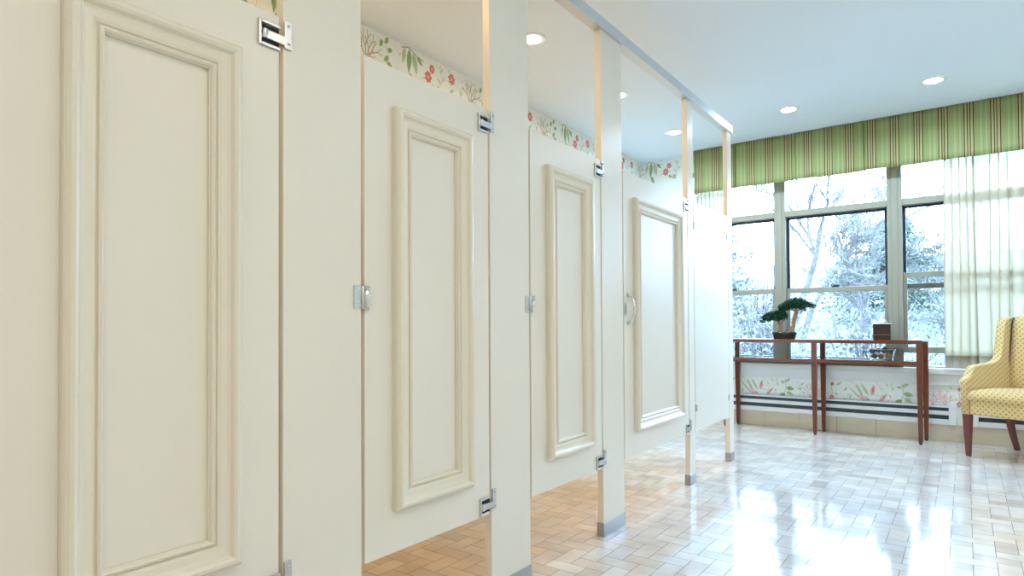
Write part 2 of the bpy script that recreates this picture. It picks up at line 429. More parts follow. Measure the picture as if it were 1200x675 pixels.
# window wall with its opening
WX0, WX1, WZ0, WZ1 = -2.23, .50, .585, 2.47
w = MB(); TH = .14
w.box(XL, WX0, L, L+TH, 0, C, M['paper']); w.box(WX1, XR, L, L+TH, 0, C, M['paper'])
w.box(WX0, WX1, L, L+TH, 0, WZ0, M['paper']); w.box(WX0, WX1, L, L+TH, WZ1, C, M['paper'])
fw = lambda s, z, q=0: (s, L-.0004-q, z)
paper_print(w, fw, XL+.001, WX0-.05, .28, C, -2.97, -1.13-.0, 1)
paper_print(w, fw, WX0-.05, WX1, .27, .45, 5, -1.13, 1)
paper_print(w, fw, WX1, XR, .28, C, 0, -1.13, 1)
struct(w.build('wall_window'))

# plinth of beige tile, heater, sill
p = MB(); x = XL
while x < XR:
    p.box(x+.001, min(x+.30, XR)-.001, L-.02, L-.0005, 0, .132, M['plinth']); x += .30
p.build('baseboard_window', bevel=.002)
bpy.data.objects['baseboard_window']['kind'] = 'structure'

def heater(x0, x1, label):
    e = empty('baseboard_heater', ((x0+x1)/2, L, .132)); ox, oy, oz = e.location
    def bx(m_, a, b, y0, y1, z0, z1, mt): m_.box(a-ox, b-ox, y0-oy, y1-oy, z0-oz, z1-oz, mt)
    m_ = MB()
    bx(m_, x0, x1, L-.012, L-.0012, .133, .285, M['bronze'])
    m_.build('core', e)
    m_ = MB(); bx(m_, x0, x1, L-.03, L-.012, .209, .241, M['white_metal']); m_.build('front_cover', e, bevel=.003)
    m_ = MB(); bx(m_, x0, x1, L-.028, L-.012, .133, .175, M['white_metal']); m_.build('bottom_rail', e, bevel=.003)
    m_ = MB(); bx(m_, x0, x1, L-.026, L-.0012, .268, .285, M['white_metal']); m_.build('top_rail', e, bevel=.002)
    for a, b in ((x0-.045, x0), (x1, x1+.05)):
        m_ = MB(); bx(m_, a, b, L-.032, L-.0012, .133, .285, M['white_metal']); m_.build('end_cap', e, bevel=.004)
    tag(e, label, 'heater')
heater(-2.60, -.115, 'long white baseboard heater under the window behind the console table')
heater(.075, 1.15, 'white baseboard heater section on the wall behind the yellow chair')

s = MB(); s.box(XL, XR, L-.018, L-.001, .447, .535, M['white_wood'])
s.box(XL, XR, L-.045, L+.03, .535, .582, M['white_wood'])
struct(s.build('trim_1', bevel=.004), 'white window stool and apron running under the three windows')

# ------------------------------------------------------------------ windows
def window(idx, x0, x1, raised=0, label=''):
    """frame of one window bay; x0..x1 clear opening between mullions"""
    e = empty('window_%d' % idx, ((x0+x1)/2, L, WZ0)); ox, oy, oz = e.location
    def bx(m_, a, b, y0, y1, z0, z1, mt): m_.box(a-ox, b-ox, y0-oy, y1-oy, z0-oz, z1-oz, mt)
    fr = M['frame']
    m_ = MB()
    bx(m_, x0, x1, L-.005, L+.085, 1.93, 1.985, fr)           # transom bar
    bx(m_, x0, x1, L+.00, L+.085, 2.44, WZ1, fr)
    bx(m_, x0, x1, L+.005, L+.10, WZ0-.002, WZ0+.012, fr)     # sub-sill
    m_.build('window_frame', e, bevel=.003)
    m_ = MB(); bx(m_, x0, x1, L+.045, L+.05, 1.985, 2.44, M['pane']); m_.build('transom_pane', e)
    # upper sash, outer track
    zt, zm = 1.928, 1.235
    m_ = MB()
    bx(m_, x0, x1, L+.055, L+.085, zm, zm+.04, fr)
    bx(m_, x0, x0+.022, L+.055, L+.085, zm+.04, zt, M['sash_dark']); bx(m_, x1-.022, x1, L+.055, L+.085, zm+.04, zt, M['sash_dark'])
    bx(m_, x0, x1, L+.055, L+.085, zt-.016, zt, M['sash_dark'])  # near-black strips along the sides and top of the upper sash
    us = m_.build('upper_sash', e, bevel=.002)
    m_ = MB(); bx(m_, x0+.02, x1-.02, L+.068, L+.072, zm+.038, zt-.014, M['pane']); m_.build('upper_pane', us)
    # lower sash, inner track
    zb = .60+raised; z2 = 1.27+raised
    m_ = MB()
    bx(m_, x0, x1, L+.02, L+.052, z2-.042, z2, fr); bx(m_, x0, x1, L+.02, L+.052, zb, zb+.05, fr)
    bx(m_, x0, x0+.028, L+.02, L+.052, zb+.05, z2-.042, fr); bx(m_, x1-.028, x1, L+.02, L+.052, zb+.05, z2-.042, fr)
    ls = m_.build('lower_sash', e, bevel=.003)
    m_ = MB(); bx(m_, x0+.026, x1-.026, L+.034, L+.038, zb+.048, z2-.04, M['pane']); m_.build('lower_pane', ls)
    m_ = MB(); xm = (x0+x1)/2; bx(m_, xm-.03, xm+.03, L+.026, L+.05, z2, z2+.012, M['sash_dark']); bx(m_, xm-.012, xm+.035, L+.018, L+.034, z2+.012, z2+.02, M['sash_dark'])
    m_.build('sash_lock', ls, bevel=.002)
    e['kind'] = 'structure'; e['label'] = label
window(1, WX0+.04, -1.415, 0, 'left window bay beside the floral wall, partly behind the last stall post')
window(2, -1.32, -.518, 0, 'middle window bay above the console table')
window(3, -.411, WX1-.04, .10, 'right window bay with its lower sash raised a little behind the curtain')
for i, (a, b) in enumerate(((WX0, WX0+.04), (-1.415, -1.32), (-.518, -.411), (WX1-.04, WX1))):
    m_ = MB(); m_.box(a, b, L-.012, L+.11, WZ0-.002, WZ1+.002, M['frame'])
    if b-a > .06:
        m_.box(a+.03, b-.03, L-.018, L-.012, WZ0, WZ1, M['frame'])
    struct(m_.build('trim_%d' % (i+2), bevel=.003), 'putty coloured window mullion')

# ------------------------------------------------------------------ toilet stall fronts
T = .03
def screw(mb, x, y, z, r=.0035):
    mb.loft([[(x+dx, y+rr*math.cos(a), z+rr*math.sin(a)) for a in [2*math.pi*j/10 for j in range(10)]] for dx, rr in ((0, r), (.0015, r), (.0025, r*.5))], M['chrome'])

def keeper(parent, y1, oy, wrap=True):
    """door stop with two screws and a rounded rubber-backed lip on the edge of a pilaster"""
    k = MB(); z0, z1 = .995, 1.057
    k.box(0, .003, y1-.026-oy, y1-.001-oy, z0, z1, M['steel'])
    k.box(-.012, .004, y1-.001-oy, y1+.002-oy, z0, z1, M['steel'])
    k.tube([(.004, y1+.002-oy, z0), (.004, y1+.002-oy, z1)], .005, M['steel'], 12)
    o = k.build('door_keeper', parent, bevel=.0008, seg=1); 
    k = MB(); k.tube([(.006, y1+.014-oy, z0), (.006, y1+.014-oy, z1)], [.0085, .0085], M['chrome'], 14); k.box(-.003, .006, y1+.0045-oy, y1+.014-oy, z0+.003, z1-.003, M['steel'])
    k.build('bumper_tube', o)
    for z in (z1-.012, z0+.012):
        k = MB(); screw(k, .003, y1-.015-oy, z); k.build('screw', o)
    return o

def pilaster(y0, y1, label, divider=True, keep=True, plates=True):
    e = empty('stall_pilaster', (-D, (y0+y1)/2, 0)); oy = e.location.y
    m_ = MB(); m_.box(-T, 0, y0-oy, y1-oy, 0.002, H, M['laminate']); o = m_.build('post_panel', e, bevel=.0015)
    m_ = MB(); 
    for a, b, c, d in ((-T-.003, .003, y0-.003, y1+.003),): m_.box(a, b, c-oy, d-oy, 0, .06, M['shoe'])
    m_.build('floor_shoe', e, bevel=.001)
    if divider:
        yc = (y0+y1)/2
        m_ = MB(); m_.box(XL+.012+D, -T-.008, yc-.0125-oy, yc+.0125-oy, .305, 1.69, M['laminate']); m_.build('divider_panel', e, bevel=.0015)
        for z in (.45, 1.54):
            m_ = MB(); m_.box(-T-.03, -T-.001, yc-.02-oy, yc-.013-oy, z-.03, z+.03, M['steel']); m_.build('post_bracket', e)
            m_ = MB(); m_.box(XL+.001+D, XL+.035+D, yc-.02-oy, yc-.013-oy, z-.03, z+.03, M['steel']); m_.build('wall_bracket', e)
    if keep: keeper(e, y1, oy)
    if plates:
        for zc in (1.635, .338):
            m_ = MB(); m_.box(.0004, .005, y0+.001-oy, y0+.021-oy, zc-.018, zc+.050, M['steel']); o = m_.build('hinge_plate', e, bevel=.001)
            for z in (zc+.038, zc-.006):
                m_ = MB(); screw(m_, .005, y0+.012-oy, z, .004); m_.build('screw', o)
    tag(e, label, 'partition post', 'stall posts')
    return e
pilaster(.02, .262, 'cream post closing the stall row at its near end, left of the nearest door', divider=False, keep=False, plates=False)
pilaster(.85, 1.086, 'widest looking cream post between the nearest and second doors')
pilaster(1.646, 1.879, 'cream post with grey shoe between the second and third doors')
pilaster(2.451, 2.66, 'cream post between the third door and the door with the pull handle', keep=False)
pilaster(3.523, 3.614, 'narrow white post between the door with the pull handle and the plain panel', divider=False, keep=False)
pilaster(4.284, 4.373, 'narrow white end post of the stall row, nearest the windows', keep=False, plates=False)

# headrail: hollow aluminium section running over all the posts
hr = MB()
prof = [(-T-.008, H-.001), (-T-.008, H+.030), (-T+.004, H+.050), (.004, H+.054), (.010, H+.048), (.010, H-.001), (.004, H-.001), (.004, H+.006), (-T-.003, H+.006), (-T-.003, H-.001)]
prof = [(-T-.008, H), (-T-.008, H+.034), (-T+.002, H+.052), (.006, H+.056), (.011, H+.050), (.011, H)]
hr.loft([[(-D+a, y, z) for a, z in reversed(prof)] for y in (.051, 4.378)], M['alu'], smooth=False)
ho = hr.build('stall_headrail', bevel=.001, origin=(-D, 2.2, H))
tag(ho, 'long brushed aluminium headrail running along the tops of the stall posts', 'headrail')
for yy in (1.0, 1.78, 2.57, 3.585, 4.345):
    k = MB(); screw(k, .0112, yy-2.2, .016, .005); k.build('rail_screw', ho)

MP = [(0, 0), (0, .012), (.003, .0165), (.009, .0205), (.016, .0215), (.022, .019), (.027, .0135), (.033, .0115), (.046, .0105), (.052, .0085), (.0535, .0055), (.056, .0055), (.058, .0095), (.0625, .0115), (.066, .0095), (.0675, .005), (.069, .004), (.069, 0)]
MP = [(w_, h_*1.35) for w_, h_ in MP]
def picture_frame(y0, y1, z0, z1, oy, parent):
    m_ = MB(); n = len(MP); i = 0
    ring = [[(h+.0003, y0+w-oy, z0+w), (h+.0003, y1-w-oy, z0+w), (h+.0003, y1-w-oy, z1-w), (h+.0003, y0+w-oy, z1-w)] for w, h in MP]
    for a in range(n-1):
        for c in range(4):
            d = (c+1) % 4
            m_.poly([ring[a][c], ring[a][d], ring[a+1][d], ring[a+1][c]], M['moulding'])
    return m_.build('panel_moulding', parent)

def hinge(y1, yp, zc, oy, parent, up):
    """surface hinge: U shaped cover on the door, pivot bar, plate on the post. y1 door edge, yp post edge"""
    m_ = MB(); h = .03; a = y1-.055-oy; b = y1+.0005-oy; t = .0075
    m_.box(.0003, .006, a, a+t, zc-h, zc+h, M['steel'])
    if up: m_.box(.0003, .006, a+t, b, zc+h-t, zc+h, M['steel'])
    m_.box(.0003, .006, a+t, b, zc-h, zc-h+t, M['steel']) if up else m_.box(.0003, .006, a+t, b, zc+h-t, zc+h, M['steel'])
    m_.box(-.012, .0006, a+t, b, zc-h+t, zc+h-t, M['dark'])
    o = m_.build('hinge', parent, bevel=.0015)
    m_ = MB(); m_.box(-.006, .0065, y1-.04-oy, yp+.0008-oy, zc-.012, zc+.009, M['steel']); m_.tube([(.001, y1-.038-oy, zc-.013), (.001, y1-.038-oy, zc+.010)], .0085, M['steel'], 12)
    m_.build('hinge_arm', o, bevel=.001)
    return o

def stall_door(y0, y1, mo, yp, label, handle=False):
    e = empty('stall_door', (-D, (y0+y1)/2, .305)); oy = e.location.y; oz = .305
    holder = e
    m_ = MB(); m_.box(-.026, 0, y0-oy, y1-oy, 0, 1.69-oz, M['laminate']); m_.build('door_panel', e, bevel=.0015)
    pf = picture_frame(mo[0], mo[1], .424, 1.574, oy, e); pf.location.z = -oz
    for z, u in ((1.635, True), (.338, False)):
        hg = hinge(y1, yp, z, oy, e, u); hg.location.z = -oz
    if handle:
        m_ = MB(); pts = []
        for i in range(13):
            t = i/12; pts.append((.004+.032*math.sin(math.pi*t)**.55, y0+.042-oy, .955+.135*t-oz))
        m_.tube(pts, .0052, M['chrome'], 10)
        for z in (.955, 1.09): m_.loft([[(x_, y0+.042-oy+r_*math.cos(a), z-oz+r_*math.sin(a)) for a in [2*math.pi*j/14 for j in range(14)]] for x_, r_ in ((.0003, .011), (.003, .011), (.006, .007))], M['steel'])
        m_.build('pull_handle', e)
        m_ = MB(); m_.box(.0003, .004, y0+.004-oy, y0+.022-oy, .99-oz, 1.055-oz, M['steel']); m_.box(.004, .007, y0+.008-oy, y0+.018-oy, 1.0-oz, 1.045-oz, M['shoe']); m_.build('latch_plate', e, bevel=.001)
    tag(e, label, 'stall door', 'stall doors')
    return e
stall_door(.275, .839, (.400, .737), .85, 'nearest cream stall door filling the left of the view')
stall_door(1.097, 1.636, (1.197, 1.533), 1.646, 'second cream stall door, between the two widest posts')
stall_door(1.889, 2.441, (1.993, 2.342), 2.451, 'third cream stall door, left of the door with a pull handle')
stall_door(2.670, 3.513, (2.773, 3.388), 3.523, 'wide pale stall door with a chrome pull handle', handle=True)

e = empty('stall_front_panel', (-D, 3.949, .305)); oy = 3.949
m_ = MB(); m_.box(-.026, 0, 3.622-oy, 4.276-oy, 0, 1.385, M['laminate']); m_.build('panel_board', e, bevel=.0015)
for yy, s_ in ((3.622, 1), (4.276, -1)):
    for z in (1.545-.305, .445-.305):
        k = MB(); a, b = sorted((yy-oy+s_*.001, yy-oy-s_*.012)); k.box(-.02, .003, yy-.006-oy if s_ > 0 else yy+.0-oy, yy-oy if s_ > 0 else yy+.006-oy, z-.02, z+.02, M['steel'])
        a, b = sorted((yy-oy, yy-oy+s_*.022)); k.box(.0003, .005, a, b, z-.02, z+.02, M['steel'])
        o = k.build('panel_bracket', e, bevel=.0008, seg=1)
        for dz in (.010, -.010):
            k = MB(); screw(k, .005, yy-oy+s_*.012, z+dz, .003); k.build('screw', o)
tag(e, 'plain pale stall panel without moulding, last before the end post', 'partition panel')

# ------------------------------------------------------------------ valance
def valance():
    x0, x1 = -2.13, .66; zt, zb = C-.002, 2.232; yf = 5.897
    pleats = [-1.73, -1.197, -.664, -.112, .43]
    path = [(x0, L-.02), (x0, yf+.02), (x0+.004, yf+.004), (x0+.012, yf)]
    x = x0+.03
    while x < x1-.02:
        near = [p_ for p_ in pleats if abs(x-p_) < .018]
        if near:
            p_ = near[0]; pleats.remove(p_)
            path += [(p_-.010, yf-.006), (p_-.005, yf-.002), (p_-.0045, yf+.05), (p_+.0045, yf+.05), (p_+.005, yf-.002), (p_+.010, yf-.006)]
            x = p_+.022; continue
        path.append((x, yf+.005*math.sin(x*23)+.003*math.sin(x*61+1))); x += .012
    path += [(x1-.012, yf), (x1, yf+.012), (x1, L-.02)]
    v = []; f = []; us = []; arc = 0; rows = 9
    for i, (a, b) in enumerate(path):
        us.append(a)
        for k in range(rows):
            t = k/(rows-1); z = zt+(zb-zt)*t
            fl = (b-yf)*t*1.0
            zz = z + (.0025*math.sin(a*11.8+2.2)*t if t > .9 else 0)
            y = b if abs(b-L) < .1 else yf+(b-yf)*(.3+.9*t)
            v.append((a, y, zz))
    n = len(path)
    for i in range(n-1):
        for k in range(rows-1):
            f.append((i*rows+k, i*rows+k+1, (i+1)*rows+k+1, (i+1)*rows+k))
    me = bpy.data.meshes.new('window_valance'); me.from_pydata(v, [], f); me.materials.append(M['stripe'])
    uvl = me.uv_layers.new(name='UVMap')
    for p_ in me.polygons:
        p_.use_smooth = True
        for li in p_.loop_indices:
            vi = me.loops[li].vertex_index; uvl.data[li].uv = (us[vi//rows]+3, v[vi][2])
    o = bpy.data.objects.new('window_valance', me); col.objects.link(o)
    so = o.modifiers.new('th', 'SOLIDIFY'); so.thickness = .003; so.offset = 1
    tag(o, 'green striped box pleated valance hung at the ceiling across the windows', 'valance')
valance()

# ------------------------------------------------------------------ curtains
def curtain(name, spans, z0, z1, label, hem_to=None):
    """spans: list of (x0, x1, folds, depth, overlap)"""
    path = []
    for (x0, x1, nf, dp, ov) in spans:
        n = nf*16
        for i in range(n+1):
            t = i/n; a = 2*math.pi*nf*t
            path.append((x0+(x1-x0)*t+ov*math.sin(a*1.0+1.3), 5.985+dp*math.sin(a)+dp*.3*math.sin(a*.37+x0*9)))
    zs = [z0, z0+.05, z0+.10, z0+.108] + [z0+.108+(z1-z0-.108)*k/12 for k in range(1, 13)]
    v = []; f = []; mi = []
    for i, (a, b) in enumerate(path):
        for k, z in enumerate(zs):
            t = (z-z0)/(z1-z0)
            v.append((a+.008*math.sin(t*4+a*20)*(1-t), 5.985+(b-5.985)*(1.0-.35*t), z))
    nz = len(zs)
    for i in range(len(path)-1):
        for k in range(nz-1):
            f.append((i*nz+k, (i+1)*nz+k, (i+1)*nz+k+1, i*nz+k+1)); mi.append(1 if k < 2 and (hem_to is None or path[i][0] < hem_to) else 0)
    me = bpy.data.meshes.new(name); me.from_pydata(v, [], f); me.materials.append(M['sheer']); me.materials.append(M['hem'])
    for p_, k in zip(me.polygons, mi): p_.material_index = k; p_.use_smooth = True
    o = bpy.data.objects.new(name, me); col.objects.link(o)
    tag(o, label, 'curtain', 'sheer window curtains')
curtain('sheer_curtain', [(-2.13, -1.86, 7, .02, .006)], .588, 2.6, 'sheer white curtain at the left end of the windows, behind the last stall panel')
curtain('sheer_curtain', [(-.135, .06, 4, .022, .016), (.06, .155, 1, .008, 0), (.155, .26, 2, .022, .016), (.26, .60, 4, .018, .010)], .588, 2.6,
        'sheer cream curtain hanging behind the yellow wing chair')
for nm, xa, xb, lab in (('curtain_rod', -2.11, .62, 'thin white curtain rod hidden above the windows behind the valance'),):
    k = MB(); k.tube([(xa, 5.985, 2.605), (xb, 5.985, 2.605)], .008, M['white_metal'], 10)
    for xx in (xa, xb): k.tube([(xx, 5.985, 2.605), (xx, L-.001, 2.605)], .008, M['white_metal'], 10)
    tag(k.build(nm), lab, 'curtain rod')

# ------------------------------------------------------------------ console table
TY0, TY1 = 5.72, 5.984
def console():
    e = empty('console_table', (-1.04, 5.85, 0)); ox, oy = -1.04, 5.85
    W_ = M['table_wood']
    def leg(x, y, top):
        k = MB(); r0, r1 = .0205, .014
        rings = []
        for z, r in ((.014, r1), (.30, .0175), (.55, r0), (top, r0)):
            rings.append([(x-ox+a*r, y-oy+b*r, z) for a, b in ((-1, -1), (1, -1), (1, 1), (-1, 1))])
        k.loft(rings, W_, smooth=False); l = k.build('leg', e, bevel=.002)
        k = MB(); k.lathe([(.009, 0), (.011, .003), (.011, .012), (.008, .0145)], M['rubber'], (x-ox, y-oy, 0), 12); k.build('foot_pad', l)
    for x in (-1.79, -1.04, -.29): leg(x, TY0+.02, .782)
    for x in (-1.745, -1.01, -.262): leg(x, TY1-.02, .786)
    k = MB(); k.box(-1.812-ox, -.268-ox, TY0-oy, TY0+.04-oy, .782, .812, W_); k.build('top_rail', e, bevel=.002)
    k = MB(); k.box(-1.768-ox, -.240-ox, TY1-.032-oy, TY1-oy, .786, .799, W_); k.build('back_rail', e, bevel=.002)
    k = MB(); k.box(-1.80-ox, -.285-ox, TY0+.0405-oy, TY1-oy, .8, .811, W_); k.build('table_top', e, bevel=.002)
    for a, b in ((-1.769, -1.061), (-1.019, -.311)):
        k = MB(); k.box(a-ox, b-ox, TY0+.004-oy, TY0+.036-oy, .612, .645, W_); k.build('shelf_rail', e, bevel=.002)
    k = MB(); k.box(-1.80-ox, -.262-ox, TY0+.042-oy, TY1-.042-oy, .634, .646, M['shelf_glass']); k.build('glass_shelf', e, bevel=.001)
    tag(e, 'long narrow cherry wood console table with a glass lower shelf under the windows', 'table')
console()

# bonsai
def bonsai():
    bx, by, bz = -1.30, 5.85, .8112
    e = empty('bonsai_tree', (bx, by, bz))
    k = MB(); k.lathe([(.088, 0), (.092, .006), (.104, .05), (.108, .056), (.108, .062), (.098, .062), (.094, .045)], M['pot'], (0, 0, 0), 36, 1.0, .62)
    for a in (-.06, .06): k.box(a-.015, a+.015, -.03, .03, -.0, .004, M['pot'])
    k.build('pot', e)
    k = MB(); k.lathe([(.001, .054), (.06, .056), (.097, .050)], M['soil'], (0, 0, 0), 30, 1.0, .62); k.build('gravel', e)
    def trunk(pts, r):
        k = MB(); k.tube(pts, r, M['bark'], 10); return k
    k = trunk([(.055, 0, .05), (.062, 0, .075), (.075, .005, .12), (.078, 0, .16), (.092, -.003, .20), (.10, 0, .235), (.098, .002, .262), (.09, 0, .30)], [.032, .021, .018, .0175, .0165, .016, .014, .008])
    k.tube([(.075, .01, .06), (.045, .02, .054), (.02, .02, .05)], [.012, .009, .004], M['bark'], 8)
    k.tube([(.095, 0, .24), (.06, 0, .275), (.03, 0, .29)], [.008, .006, .003], M['bark'], 7)
    k.tube([(.095, 0, .24), (.14, 0, .27), (.18, 0, .28)], [.008, .006, .003], M['bark'], 7)
    k.build('trunk', e)
    k = trunk([(-.04, .005, .05), (-.035, 0, .075), (-.03, 0, .10), (-.032, 0, .125), (-.05, 0, .15), (-.07, 0, .18)], [.022, .017, .016, .015, .011, .006])
    k.tube([(-.032, 0, .12), (-.02, 0, .15), (-.01, 0, .17)], [.011, .008, .004], M['bark'], 7)
    k.build('trunk', e)
    rr = random.Random(11)
    def pad(name, blobs, n):
        k = MB()
        for (cx, cy, cz, ax, ay, az) in blobs:
            for _ in range(int(n*ax*az*600)):
                while 1:
                    p_ = [rr.uniform(-1, 1) for _ in range(3)]; q = sum(a*a for a in p_)
                    if .15 < q < 1: break
                c = Vector((cx+p_[0]*ax, cy+p_[1]*ay, cz+p_[2]*az-abs(p_[0])*.15*az))
                d = Vector((p_[0]+rr.gauss(0, .5), p_[1]+rr.gauss(0, .5), p_[2]*.6+rr.gauss(0, .5)+.2)).normalized()
                s_ = d.orthogonal().normalized(); s_.rotate(Matrix.Rotation(rr.uniform(0, 6.28), 3, d))
                l = rr.uniform(.012, .024); w_ = rr.uniform(.003, .006)
                k.poly([c, c+d*l*.5+s_*w_, c+d*l, c+d*l*.5-s_*w_], M['leaf'] if rr.random() < .65 else M['leaf2'])
        o = k.build(name, e); return o
    pad('foliage', [(.09, 0, .315, .085, .055, .036), (.04, 0, .295, .055, .045, .036), (.145, 0, .31, .065, .04, .032), (.19, 0, .298, .045, .03, .018), (-.005, 0, .285, .04, .035, .030), (.155, 0, .268, .016, .02, .022), (.10, 0, .345, .045, .03, .018), (.235, 0, .29, .018, .018, .012)], 560)
    pad('foliage', [(-.08, 0, .205, .075, .055, .038), (-.02, 0, .205, .045, .04, .034), (-.13, 0, .205, .04, .035, .026), (-.155, 0, .172, .03, .02, .013), (-.185, 0, .158, .018, .015, .009), (-.03, 0, .24, .035, .03, .02), (-.165, 0, .195, .03, .02, .018)], 560)
    tag(e, 'small twin-trunk bonsai in a dark oval tray on the console table', 'bonsai')
bonsai()

# tissue box
def tissue_box():
    x, y, z = -.55, 5.85, .8112
    e = empty('tissue_box', (x, y, z), R(4)); a = .062
    k = MB(); k.box(-a, a, -a, a, 0, .128, M['tissue_box']); o = k.build('box_body', e, bevel=.003)
    k = MB(); k.box(-a-.001, a+.001, -a-.001, a+.001, .040, .043, M['bark']); k.build('seam', o)
    k = MB(); k.box(-a-.010, a+.010, -a-.010, a+.010, .129, .136, M['rim']); k.build('lid', e, bevel=.002)
    k = MB(); n = 20; rings = []
    for h, r in ((.1365, .030), (.155, .026), (.175, .017), (.195, .008), (.207, .002)):
        rings.append([(r*(1+.35*math.sin(j*2.1+h*60))*math.cos(2*math.pi*j/n)+.002, r*.55*(1+.4*math.cos(j*1.7+h*40))*math.sin(2*math.pi*j/n), h+.003*math.sin(j)) for j in range(n)])
    k.loft(rings, M['tissue']); k.build('tissue', e)
    tag(e, 'dark brown square tissue box with a pale lid and white tissue on the console table', 'tissue box')
tissue_box()

def bowl():
    x, y, z = -.553, 5.845, .6462
    e = empty('glass_bowl', (x, y, z)); k = MB(); w0, w1, d0, d1, h = .078, .098, .048, .06, .088
    def ring(w_, d_, z_, n=28):
        out = []
        for j in range(n):
            a = 2*math.pi*j/n; c, s_ = math.cos(a), math.sin(a)
            out.append((math.copysign(abs(c)**.5, c)*w_, math.copysign(abs(s_)**.5, s_)*d_, z_))
        return out
    k.loft([ring(w0, d0, 0), ring(w0+.006, d0+.004, .02), ring(w1, d1, h-.004), ring(w1+.002, d1+.002, h), ring(w1-.004, d1-.004, h), ring(w1-.006, d1-.006, h-.01), ring(w0, d0, .02), ring(w0-.01, d0-.008, .006)], M['bowl_glass'])
    k.build('bowl_wall', e)
    k = MB(); k.loft([ring(w1+.001, d1+.001, h-.003), ring(w1+.004, d1+.004, h), ring(w1-.002, d1-.002, h+.001)], M['rim'], caps=False, closed=True); k.build('rim', e)
    tag(e, 'clear glass dish holding potpourri balls on the lower shelf of the console table', 'bowl')
    spots = [(-.052, 0, .032, .023, 'ball1', 'dark brown potpourri ball at the bottom left of the glass dish'), (-.005, .0, .031, .024, 'ball2', 'tan potpourri ball at the bottom middle of the glass dish'),
             (.044, .0, .033, .024, 'ball2', 'tan potpourri ball at the bottom right of the glass dish'), (-.066, -.004, .072, .020, 'ball3', 'plum coloured potpourri ball at the top left of the glass dish'),
             (-.026, .0, .075, .021, 'ball1', 'brown potpourri ball left of the largest one in the glass dish'), (.024, -.004, .078, .028, 'ball1', 'largest brown potpourri ball heaped above the glass dish'),
             (.068, .0, .075, .019, 'ball3', 'small plum coloured potpourri ball at the right of the glass dish')]
    for a, b, c, r, mt, lab in spots:
        k = MB(); k.sphere((0, 0, 0), r, M[mt], sc=(1, .95, .93)); tag(k.build('potpourri_ball', loc=(x+a, y+b, z+c)), lab, 'potpourri', 'potpourri balls in the glass dish')
bowl()

